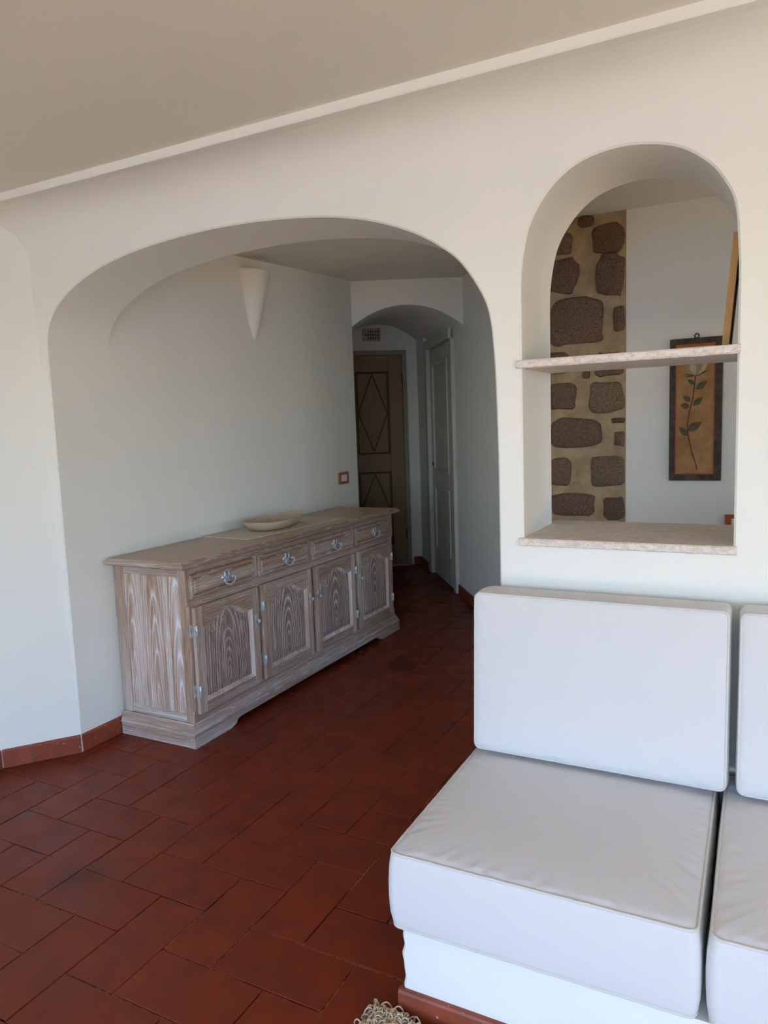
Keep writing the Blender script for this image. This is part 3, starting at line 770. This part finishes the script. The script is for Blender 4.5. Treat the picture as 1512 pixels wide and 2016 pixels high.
# small orange plate at the sill end of the hall wall
sp2 = empty('socket_plate', (-0.165, YBACK, 0.9)); tag(sp2, 'orange wall plate mostly hidden at the right end of the niche', 'socket')
mobj('plate', rbox(-0.176, -0.056, yb(0.010), yb(-0.001), 0.90, 0.982, 0.003), 'switch_orange', sp2)
mobj('insert', rbox(-0.146, -0.086, yb(0.013), yb(0.008), 0.92, 0.962, 0.002), 'switch_white', sp2)

# ------------------------------------------------------------------ wall switch and sconce on the hall wall
sp1 = empty('light_switch', (XL, 4.85, 1.06)); tag(sp1, 'orange framed white light switch above the sideboard end', 'switch')
for y0, y1, z0, z1 in ((4.785, 4.807, 1.066, 1.156), (4.898, 4.920, 1.066, 1.156), (4.807, 4.898, 1.066, 1.086), (4.807, 4.898, 1.136, 1.156)):
    mobj('frame', rbox(XL-0.004, XL+0.010, y0, y1, z0, z1, 0.003), 'switch_orange', sp1)
mobj('base', rbox(XL-0.004, XL+0.006, 4.806, 4.899, 1.085, 1.137, 0.002), 'switch_white', sp1)
mobj('rocker', rbox(XL+0.004, XL+0.011, 4.833, 4.873, 1.092, 1.130, 0.002), 'switch_white', sp1)

def sconce():
    cy, z1, z0 = 3.825, 2.486, 2.07; loops = []; inner = []
    for k in range(15):
        t = k/14; z = lerp(z0, z1, t)
        hw = 0.012+0.105*t**0.72; dp = 0.014+0.108*t**0.85
        loops.append([(XL-0.003+dp*math.sin(PI*i/16), cy-hw*math.cos(PI*i/16), z-0.012*math.sin(PI*i/16)*t) for i in range(17)])
    n = 17; V, F = loft(loops, False, False, False); F.append(tuple(range(n)))
    # rim and hollow
    k0 = (len(loops)-1)*n; top = loops[-1]; cx = XL
    rim = [(XL-0.003+(p[0]-XL)*0.88, cy+(p[1]-cy)*0.88, p[2]) for p in top]; low = [(XL-0.003+(p[0]-XL)*0.5, cy+(p[1]-cy)*0.5, p[2]-0.2) for p in top]
    b = len(V); V += rim; V += low
    for i in range(n-1):
        F.append((k0+i, k0+i+1, b+i+1, b+i)); F.append((b+i, b+i+1, b+n+i+1, b+n+i))
    F.append(tuple(range(b+n, b+2*n)))
    return V, F
s_ = mobj('wall_sconce', sconce(), 'plaster'); autosmooth(s_, 45); tag(s_, 'white plaster half cone uplight on the hall wall', 'sconce')

# ------------------------------------------------------------------ sideboard
XF = -2.396                      # face frame plane
sb = empty('sideboard', (-2.62, 3.63, 0)); tag(sb, 'long whitewashed oak sideboard with four doors and four drawers', 'sideboard')
BY0, BY1, BZ0, BZ1 = 2.556, 4.705, 0.112, 0.868
BX0 = XL+0.016
mobj('carcass', box(BX0+0.004, XF-0.004, BY0+0.016, BY1-0.016, BZ0-0.02, BZ1), 'oak_v', sb)
# end frames
for y0, y1, s in ((BY0, BY0+0.022, -1), (BY1-0.022, BY1, 1)):
    mobj('end_stile', rbox(BX0, BX0+0.058, y0, y1, BZ0, BZ1, 0.003), 'oak_v', sb)
    mobj('end_rail', rbox(BX0+0.058, XF-0.046, y0+0.001, y1-0.001, BZ1-0.045, BZ1, 0.003), 'oak_x', sb)
    mobj('end_rail', rbox(BX0+0.058, XF-0.046, y0+0.001, y1-0.001, BZ0, BZ0+0.042, 0.003), 'oak_x', sb)
    ya, yb_ = (y0+0.006, y0+0.018) if s < 0 else (y1-0.018, y1-0.006)
    mobj('end_panel', rbox(BX0+0.054, XF-0.042, ya, yb_, BZ0+0.038, BZ1-0.041, 0.002), 'oak_end_lit', sb)
    # front corner post with stopped chamfer
    lv = []
    for z, c in ((BZ0, 0), (0.155, 0), (0.178, 0.013), (0.68, 0.013), (0.705, 0), (BZ1, 0)):
        xa, xb = XF-0.046, XF
        if s < 0: lv.append([(xa, y0, z), (xb-c, y0, z), (xb, y0+c, z), (xb, y0+0.03, z), (xa, y0+0.03, z)])
        else: lv.append([(xa, y1, z), (xb-c, y1, z), (xb, y1-c, z), (xb, y1-0.03, z), (xa, y1-0.03, z)])
    mobj('corner_post', loft(lv), 'oak_v', sb)
# face frame
FY0, FY1 = BY0+0.03, BY1-0.03
mobj('face_rail', rbox(XF-0.02, XF, FY0, FY1, 0.838, BZ1, 0.001), 'oak_h', sb)
mobj('face_rail', rbox(XF-0.02, XF, FY0, FY1, 0.66, 0.73, 0.001), 'oak_h', sb)
mobj('face_rail', rbox(XF-0.02, XF, FY0, FY1, BZ0, 0.17, 0.001), 'oak_h', sb)
MOD = 0.5225; DY0 = 2.572
for k in range(1, 4):
    y = DY0+k*MOD-0.012
    mobj('face_stile', rbox(XF-0.02, XF, y-0.02, y+0.02, 0.73, 0.838, 0.001), 'oak_v', sb)
    mobj('face_stile', rbox(XF-0.02, XF, y-0.02, y+0.02, 0.17, 0.66, 0.001), 'oak_v', sb)
def rect(y0, y1, z0, z1, i, x): return [(x, y0+i, z0+i), (x, y1-i, z0+i), (x, y1-i, z1-i), (x, y0+i, z1-i)]
def drawer_front(y0, y1, z0, z1):
    return loft([rect(y0, y1, z0, z1, 0, XF-0.001), rect(y0, y1, z0, z1, 0, XF+0.012), rect(y0, y1, z0, z1, 0.005, XF+0.017),
                 rect(y0, y1, z0, z1, 0.017, XF+0.017), rect(y0, y1, z0, z1, 0.020, XF+0.013), rect(y0, y1, z0, z1, 0.028, XF+0.020)])
def bail_pull(y, z, parent):
    x = XF+0.020
    for s in (-1, 1):
        mobj('rosette', lathe([(0, 0.013), (0.003, 0.013), (0.005, 0.009), (0.007, 0.006), (0.018, 0.0055), (0.021, 0.008), (0.025, 0.008), (0.028, 0.004)], (x-0.001, y+s*0.024, z+0.006), 'x', 12), 'pewter', parent, True)
        # upper scroll of the plate
        mobj('scroll', tube(catmull([(x+0.003, y+s*0.010, z-0.004), (x+0.006, y+s*0.016, z+0.010), (x+0.006, y+s*0.013, z+0.026), (x+0.005, y+s*0.020, z+0.034)], 3), [0.0055]*9+[0.003], 8), 'pewter', parent, True)
    mobj('back_plate', loft([[(x+dx, y+a*sc_, z-0.003+b*sc_) for a, b in ((-.030, .012), (-.012, .006), (0, .014), (.012, .006), (.030, .012), (.026, -.010), (.010, -.018), (0, -.026), (-.010, -.018), (-.026, -.010))] for dx, sc_ in ((-0.001, 1.0), (0.003, 1.0), (0.005, 0.85))]), 'pewter', parent)
    pts = [(x+0.020, y-0.024, z+0.006), (x+0.024, y-0.036, z+0.008), (x+0.026, y-0.040, z-0.006), (x+0.026, y-0.030, z-0.020), (x+0.026, y-0.012, z-0.028), (x+0.027, y, z-0.031)]
    pts += [(a, 2*y-b, c) for a, b, c in pts[-2::-1]]
    cp = catmull(pts, 3); n = len(cp)
    mobj('bail', tube(cp, [0.0035+0.002*math.sin(PI*i/(n-1)) for i in range(n)], 8), 'pewter', parent, True)
def arch_outline(y0, y1, z0, zs, za, inset, x, n=20):
    a0, a1 = y0+inset, y1-inset; ym = (y0+y1)/2; pts = [(x, a0, z0+inset), (x, a1, z0+inset)]
    for i in range(n+1):
        t = 1-2*i/n; y = ym+t*(a1-ym)
        s = max(0.0, 1-abs(t)/0.86); sm = s*s*(3-2*s) if s < 1 else 1
        sm = 0.5-0.5*math.cos(PI*min(1.0, s*1.12))
        pts.append((x, y, zs-inset+(za-zs)*sm))
    return pts
def cupboard_door(y0, y1, z0, z1, hinge_low):
    XD = XF+0.022
    e = empty('door', Vector((XF, (y0+y1)/2, z0))-wloc(sb)); e.parent = sb
    sw_ = 0.056; py0, py1, pz0 = y0+sw_, y1-sw_, z0+0.052; zs, za = z1-0.105, z1-0.050
    def edge_box(a, b, c, d, m, nm): mobj(nm, rbox(XF+0.001, XD, a, b, c, d, 0.004, 2), m, e)
    edge_box(y0, py0, z0, z1, 'oak_v', 'stile'); edge_box(py1, y1, z0, z1, 'oak_v', 'stile')
    edge_box(py0, py1, z0, pz0, 'oak_h', 'rail')
    # arched top rail
    out = arch_outline(py0, py1, pz0, zs, za, 0, 0)[2:]
    poly = [(p[1], p[2]) for p in out]+[(py0, z1), (py1, z1)]
    lo = [(XF+0.001, a, b) for a, b in poly]; hi = [(XD, a, b) for a, b in poly]
    V, F = loft([lo, hi], True, False, False); n = len(poly); m = n-2
    Vx = V
    for base, x in ((0, XF+0.001), (n, XD)):
        ids = []
        for i in range(m):
            Vx.append((x, poly[i][0], z1)); ids.append(len(Vx)-1)
        for i in range(m-1): F.append((base+i, base+i+1, ids[i+1], ids[i]))
    mobj('rail', (Vx, F), 'oak_h', e)
    # raised panel: groove, broad bevel, flat field
    L = [arch_outline(py0, py1, pz0, zs, za, i, x) for i, x in ((-0.004, XF+0.002), (-0.002, XF+0.0215), (0.001, XF+0.0218), (0.006, XF+0.017), (0.016, XF+0.005), (0.017, XF+0.002))]
    mobj('moulding', loft(L, True, False, False), 'oak_moulding', e)
    L = [arch_outline(py0, py1, pz0, zs, za, i, x) for i, x in ((0.012, XF+0.001), (0.014, XF+0.005), (0.044, XF+0.014), (0.046, XF+0.0175))]
    mobj('panel', loft(L), 'oak_panel', e)
    hy = y0 if hinge_low else y1; s = 1 if hinge_low else -1
    for z in (z0+0.115, z1-0.112):
        h = mobj('hinge', join(rbox(XF+0.018, XD+0.003, hy+s*0.004-0.012, hy+s*0.004+0.016, z-0.024, z+0.024, 0.001)), 'pewter', e)
        mobj('pin', lathe([(-0.028, 0.002), (-0.026, 0.006), (0.026, 0.006), (0.028, 0.002)], (XD+0.006, hy+s*0.002, z), 'z', 10), 'pewter', h, True)
        mobj('leaf', rbox(XF, XF+0.004, hy-s*0.002-0.016, hy-s*0.002+0.016, z-0.030, z+0.030, 0.001), 'pewter', h)
    ky = y1-0.026 if hinge_low else y0+0.026
    pl_ = mobj('knob_plate', loft([[(XD+dx, ky+a*q, z0+0.345+b*q) for a, b in ((-.008, .030), (0, .038), (.008, .030), (.011, 0), (.008, -.030), (0, -.038), (-.008, -.030), (-.011, 0))] for dx, q in ((-0.001, 1), (0.003, 1), (0.004, 0.8))]), 'pewter', e)
    mobj('knob', lathe([(0, 0.006), (0.008, 0.005), (0.012, 0.010), (0.018, 0.012), (0.023, 0.009), (0.025, 0.003)], (XD+0.003, ky, z0+0.345), 'x', 14), 'pewter', e, True)
    return e
for k in range(4):
    y0 = DY0+k*MOD; y1 = y0+0.487
    y0 += 0.004; y1 += 0.002
    dr = mobj('drawer', drawer_front(y0, y1, 0.718, 0.834), 'oak_h', sb)
    bail_pull((y0+y1)/2+0.006, 0.773, dr)
    cupboard_door(y0+0.004, y1+0.010, 0.152, 0.676, k < 2)
# top with moulded edge
def rect_loop(x0, x1, y0, y1, i, z, back=True): return [(x0, y0+i, z), (x1-i, y0+i, z), (x1-i, y1-i, z), (x0, y1-i, z)]
prof = [(0.020, 0.866), (0.010, 0.868), (0.003, 0.874), (0.0, 0.881), (0.001, 0.887), (0.006, 0.892), (0.011, 0.893), (0.013, 0.897), (0.018, 0.901)]
def mitred(name, mats, x0, x1, y0, y1, prof, parent):
    """front run and two end runs of a moulding, mitred at the front corners"""
    f = [[(x1-i, y0+i, z) for i, z in prof], [(x1-i, y1-i, z) for i, z in prof]]
    n_ = [[(x0, y0+i, z) for i, z in prof], [(x1-i, y0+i, z) for i, z in prof]]
    k_ = [[(x0, y1-i, z) for i, z in prof], [(x1-i, y1-i, z) for i, z in prof]]
    for run, m in ((f, mats[0]), (n_, mats[1]), (k_, mats[1])):
        autosmooth(mobj(name, loft(run, False, False, False), m, parent), 60)
mitred('top_edge', ('oak_h', 'oak_x'), XL+0.013, -2.358, 2.503, 4.768, prof, sb)
mobj('top', box(XL+0.013, -2.358-0.018, 2.503+0.018, 4.768-0.018, 0.8662, 0.901), 'oak_top', sb)
# plinth: moulding and bracket board
prof = [(0.004, 0.060), (0.0, 0.064), (0.0, 0.070), (0.006, 0.074), (0.008, 0.092), (0.014, 0.098), (0.018, 0.106), (0.021, 0.114)]
mitred('plinth_moulding', ('oak_plinth', 'oak_x'), XL+0.016, -2.372, 2.526, 4.735, prof, sb)
mobj('plinth_deck', box(XL+0.016, -2.393, 2.547, 4.714, 0.100, 0.1138), 'oak_plinth', sb)
def bracket_board():
    y0, y1, cz = 2.528, 4.733, 0.036
    top = 0.0645; c0, c1 = 2.80, 4.46
    low = [(y0, 0.0)]
    pr_ = [(0, 0), (0.012, 0.006), (0.030, 0.010), (0.040, 0.016), (0.045, 0.026), (0.060, 0.034), (0.085, cz)]
    low += [(c0+a, b) for a, b in pr_]+[(c1-a, b) for a, b in pr_[::-1]]+[(y1, 0.0)]
    V, F = [], []; n = len(low)
    for x in (-2.400, -2.374):
        V += [(x, a, b) for a, b in low]; V += [(x, a, top) for a, b in low]
    for b in (0, 2*n):
        for i in range(n-1): F.append((b+i, b+i+1, b+n+i+1, b+n+i))
    for i in range(n-1): F.append((i, i+1, 2*n+i+1, 2*n+i)); F.append((n+i, n+i+1, 3*n+i+1, 3*n+i))
    F += [(0, n, 3*n, 2*n), (n-1, 2*n-1, 4*n-1, 3*n-1)]
    return V, F
mobj('bracket_board', bracket_board(), 'oak_plinth', sb)
for y0, y1 in ((2.528, 2.552), (4.709, 4.733)):
    mobj('plinth_end', rbox(XL+0.018, -2.401, y0, y1, 0, 0.0645, 0.002), 'oak_x', sb)
mobj('plinth_back', rbox(XL+0.018, XL+0.04, 2.56, 4.70, 0, 0.06, 0.002), 'oak_plinth', sb)

# ------------------------------------------------------------------ runner and bowl on the sideboard
def runner():
    c = Vector((-2.672, 3.683)); a = math.radians(-3.2); hx, hy = 0.183, 0.475; nx, ny = 10, 24; V, F = [], []
    for top in (0, 1):
        for j in range(ny+1):
            for i in range(nx+1):
                x = lerp(-hx, hx, i/nx); y = lerp(-hy, hy, j/ny)
                z = 0.9012+(0.0035 if top else 0)+(0.0006*math.sin(7*i+3*j) if top else 0)
                V.append((c.x+x*math.cos(a)-y*math.sin(a), c.y+x*math.sin(a)+y*math.cos(a), z))
    s = (nx+1)*(ny+1); w_ = nx+1
    for b in (0, s):
        for j in range(ny):
            for i in range(nx): F.append((b+j*w_+i, b+j*w_+i+1, b+(j+1)*w_+i+1, b+(j+1)*w_+i))
    per = [i for i in range(nx+1)]+[j*w_+nx for j in range(1, ny+1)]+[ny*w_+i for i in range(nx-1, -1, -1)]+[j*w_ for j in range(ny-1, 0, -1)]
    for i in range(len(per)):
        a_, b_ = per[i], per[(i+1) % len(per)]; F.append((a_, b_, s+b_, s+a_))
    return V, F
o = mobj('table_runner', runner(), 'weave'); tag(o, 'beige woven straw runner lying on the sideboard top', 'runner')
def bowl():
    c = Vector((-2.64, 3.65)); n = 40
    def outline(s, z):
        l = []
        for k in range(n):
            t = 2*PI*k/n
            y = -0.255*math.cos(t); wdt = 0.135
            # leaf-like trough: full round at the near end, notched and pointed at the far end
            q = (y+0.255)/0.51
            wf_ = math.sin(PI*min(1, q**0.62))**0.62 if 0 < q < 1 else 0
            notch = 1-0.30*math.exp(-((q-0.70)/0.085)**2)
            x = math.copysign(1, math.sin(t))*wdt*wf_*(notch if math.sin(t) > 0 else 1-0.1*math.exp(-((q-0.7)/0.1)**2))
            rise = 0.016*q*q-0.008*math.exp(-((q-0.70)/0.1)**2)
            l.append((c.x+x*s, c.y+y*(0.35+0.65*s) if s < 1 else c.y+y*s, z+(rise if z > 0.93 else 0)))
        return l
    z0 = 0.9052
    L = [outline(0.45, z0), outline(0.60, z0+0.003), outline(0.78, z0+0.014), outline(0.90, z0+0.030), outline(0.97, z0+0.046), outline(1.0, z0+0.056),
         outline(0.985, z0+0.059), outline(0.94, z0+0.056), outline(0.86, z0+0.040), outline(0.72, z0+0.022), outline(0.45, z0+0.013), outline(0.1, z0+0.012)]
    return loft(L)
o = mobj('carved_bowl', bowl(), 'bowl_wood', smooth=True); autosmooth(o, 55); tag(o, 'pale carved wooden bowl of leaf shape on the woven runner', 'bowl')

# ------------------------------------------------------------------ masonry bench with cushions
be = empty('masonry_bench', (0.55, 1.9, 0)); tag(be, 'white plastered masonry bench carrying the white cushions', 'bench')
def bench_body():
    # front-left arris slightly wavy
    n = 26; loops = []
    for i in range(n+1):
        z = lerp(0.0, 0.241, i/n); wv = 0.0035*math.sin(z*70)*math.exp(-((z-0.15)/0.06)**2)+0.0015*math.sin(z*140)
        loops.append([(-0.788+wv+0.006, 1.528, z), (XR-0.01, 1.528, z), (XR-0.01, YW-0.003, z), (-0.788+wv, YW-0.003, z), (-0.788+wv, 1.534, z)])
    return loft(loops)
mobj('body', bench_body(), 'plaster', be)
skirt('', '', [(-0.80, 1.5275), (0.70, 1.5275), (1.4, 1.5275)], h=0.074, th=0.014, tile=0.75, side=-1, parent=be)
skirt('', '', [(-0.7875, 1.53), (-0.7875, 2.28)], h=0.074, th=0.012, tile=0.38, side=1, parent=be)

def rrect(hx, hy, r, n=8):
    pts = []; r = max(r, 0.001)
    for cx, cy, a0 in ((hx-r, hy-r, 0), (-hx+r, hy-r, 90), (-hx+r, -hy+r, 180), (hx-r, -hy+r, 270)):
        for i in range(n+1):
            a = math.radians(a0+90*i/n); pts.append((cx+r*math.cos(a), cy+r*math.sin(a)))
    # densify long sides so that they can bulge and pucker
    out = []
    for i, p in enumerate(pts):
        q = pts[(i+1) % len(pts)]; L = math.hypot(q[0]-p[0], q[1]-p[1]); k = max(1, int(L/0.009))
        for j in range(k): out.append((lerp(p[0], q[0], j/k), lerp(p[1], q[1], j/k)))
    return out
def cushion(hx, hy, hz, R=0.035, er=0.014, puff=0.014, bulge=0.006, seed=0, sag=0.0):
    """box cushion centred on the origin, piped edges round both large faces"""
    base = rrect(hx, hy, R); n = len(base); loops = []
    def pk(i, amp):   # pucker next to the seam
        x, y = base[i]; return amp*mnoise.noise(Vector((x*45+seed*7, y*45, seed)))
    def ring(ins, z, wob=0.0):
        fx, fy = (hx-ins)/hx, (hy-ins)/hy
        return [(x*fx, y*fy, z+pk(i, wob)) for i, (x, y) in enumerate(base)]
    def side(z):
        b = bulge*(1-(z/hz)**2)
        return [(x*(1+b/hx+0.004*mnoise.noise(Vector((x*9, y*9, z*9+seed)))), y*(1+b/hy), z) for x, y in base]
    caps = [0.985, 0.96, 0.92, 0.86, 0.78, 0.68, 0.56, 0.42, 0.27, 0.12]
    def cap(s, sg):
        d = [(x*s*(hx-er)/hx, y*s*(hy-er)/hy) for x, y in base]; out = []
        for i, (x, y) in enumerate(d):
            u = 1-max(abs(x)/hx, abs(y)/hy)
            h = puff*(1-(1-min(1, u*2.6))**2)
            bx, by = base[i]; w_ = 0.0055*math.exp(-u*9)*mnoise.noise(Vector((bx*42+seed*3, by*42, u*6)))*min(1, u*22)
            out.append((x, y, sg*(hz+h+w_-(sag*(1-(x/hx)**2)*(1-(y/hy)**2) if sg > 0 else 0))))
        return out
    loops += [cap(s, -1) for s in caps[::-1]]
    for a in (90, 60, 30, 0): loops.append(ring(er-er*math.cos(math.radians(a)), -hz+er-er*math.sin(math.radians(a))))
    for z in (-0.6, -0.2, 0.2, 0.6): loops.append(side(z*hz))
    for a in (0, 30, 60, 90): loops.append(ring(er-er*math.cos(math.radians(a)), hz-er+er*math.sin(math.radians(a))))
    loops += [cap(s, 1) for s in caps]
    pip = []
    for sg in (-1, 1):
        o_ = er*0.24; pip.append([(x*(hx-o_)/hx, y*(hy-o_)/hy, sg*(hz-o_)+0.0012*mnoise.noise(Vector((x*30, y*30, seed+sg)))) for x, y in base])
    return loft(loops), pip
def xf(V, m): return [tuple(m @ Vector(p)) for p in V]
def make_cushion(name, label, group, hx, hy, hz, mat4, **kw):
    (V, F), pip = cushion(hx, hy, hz, **kw)
    o = mobj(name, (xf(V, mat4), F), 'fabric', smooth=True); tag(o, label, 'cushion', group)
    for p in pip: mobj('piping', tube(xf(p, mat4), 0.0036, 7, True), 'piping_white', o, True)
    return o
T = Matrix.Translation
seat_w = 0.356
for k, (cx, lab) in enumerate(((-0.455, 'thick white seat cushion at the left end of the bench'), (0.276, 'thick white seat cushion cut off by the right picture edge'))):
    make_cushion('seat_cushion', lab, 'white bench cushions', seat_w, 0.378, 0.100, T((cx, 1.884, 0.3505)) @ Matrix.Rotation(math.radians(0.3), 4, 'Z'), seed=k+1, puff=0.008, sag=0.0, R=0.022)
for k, (cx, lab) in enumerate(((-0.437, 'upright white back cushion below the arched niche'), (0.316, 'upright white back cushion cut off by the right picture edge'))):
    # local z of the cushion becomes the front normal
    m = T((cx, 2.183, 0.462+0.2555)) @ Matrix.Rotation(math.radians(-3.5), 4, 'X') @ Matrix.Rotation(math.radians(90), 4, 'X')
    make_cushion('back_cushion', lab, 'white bench cushions', 0.364, 0.250, 0.072, m, seed=k+5, puff=0.006, bulge=0.004, R=0.018, er=0.012)

# ------------------------------------------------------------------ rug corner in front of the bench
rg = empty('jute_rug', (0.2, 1.1, 0)); tag(rg, 'thick beige jute rug with fringed corner on the tiles before the bench', 'rug')
def rug():
    nx, ny = 90, 40; V, F = [], []; x0, x1, y0, y1 = -0.838, 1.2, 0.55, 1.492
    for b in (0, 1):
        for j in range(ny+1):
            for i in range(nx+1):
                x, y = lerp(x0, x1, i/nx), lerp(y0, y1, j/ny); ed = min(i, j, nx-i, ny-j)
                z = 0.0015 if not b else (0.008 if ed == 0 else 0.020+0.004*mnoise.noise(Vector((x*60, y*60, 0))))
                V.append((x, y, z))
    s = (nx+1)*(ny+1); w_ = nx+1
    for b in (0, s):
        for j in range(ny):
            for i in range(nx): F.append((b+j*w_+i, b+j*w_+i+1, b+(j+1)*w_+i+1, b+(j+1)*w_+i))
    per = [i for i in range(nx+1)]+[j*w_+nx for j in range(1, ny+1)]+[ny*w_+i for i in range(nx-1, -1, -1)]+[j*w_ for j in range(ny-1, 0, -1)]
    for i in range(len(per)): F.append((per[i], per[(i+1) % len(per)], s+per[(i+1) % len(per)], s+per[i]))
    return V, F
o = mobj('pile', rug(), 'twine', rg, True)
fr_ = []; rr = random.Random(3)
for k in range(280):
    if k < 180: bx, by = -0.838+rr.uniform(-.012, .05), 1.492-rr.random()**2*0.10
    else: bx, by = -0.83+rr.random()*0.18, 1.485-rr.random()*0.05
    an = rr.uniform(0, 2*PI); L = rr.uniform(0.014, 0.030); h = rr.uniform(0.006, 0.026)
    dx, dy = math.cos(an)*L, math.sin(an)*L
    if by+dy > 1.505: dy = -abs(dy)
    fr_.append(tube(catmull([(bx, by, 0.016), (bx+dx*.2, by+dy*.2, 0.016+h*.8), (bx+dx*.7, by+dy*.7, 0.018+h), (bx+dx*1.1, by+dy*1.1, 0.016+h*.5), (bx+dx*.9, by+dy*.9, 0.012)], 3), 0.0019, 5))
for k in range(14):
    by = 1.485-rr.random()*0.12; pts = [(-0.84, by, 0.012), (-0.856, by+rr.uniform(-.01, .01), 0.016), (-0.872-rr.random()*.012, by+rr.uniform(-.018, .018), 0.006)]
    fr_.append(tube(catmull(pts, 4), 0.0019, 5))
o = mobj('fringe', join(*fr_), 'twine', rg, True); o['kind'] = 'stuff'
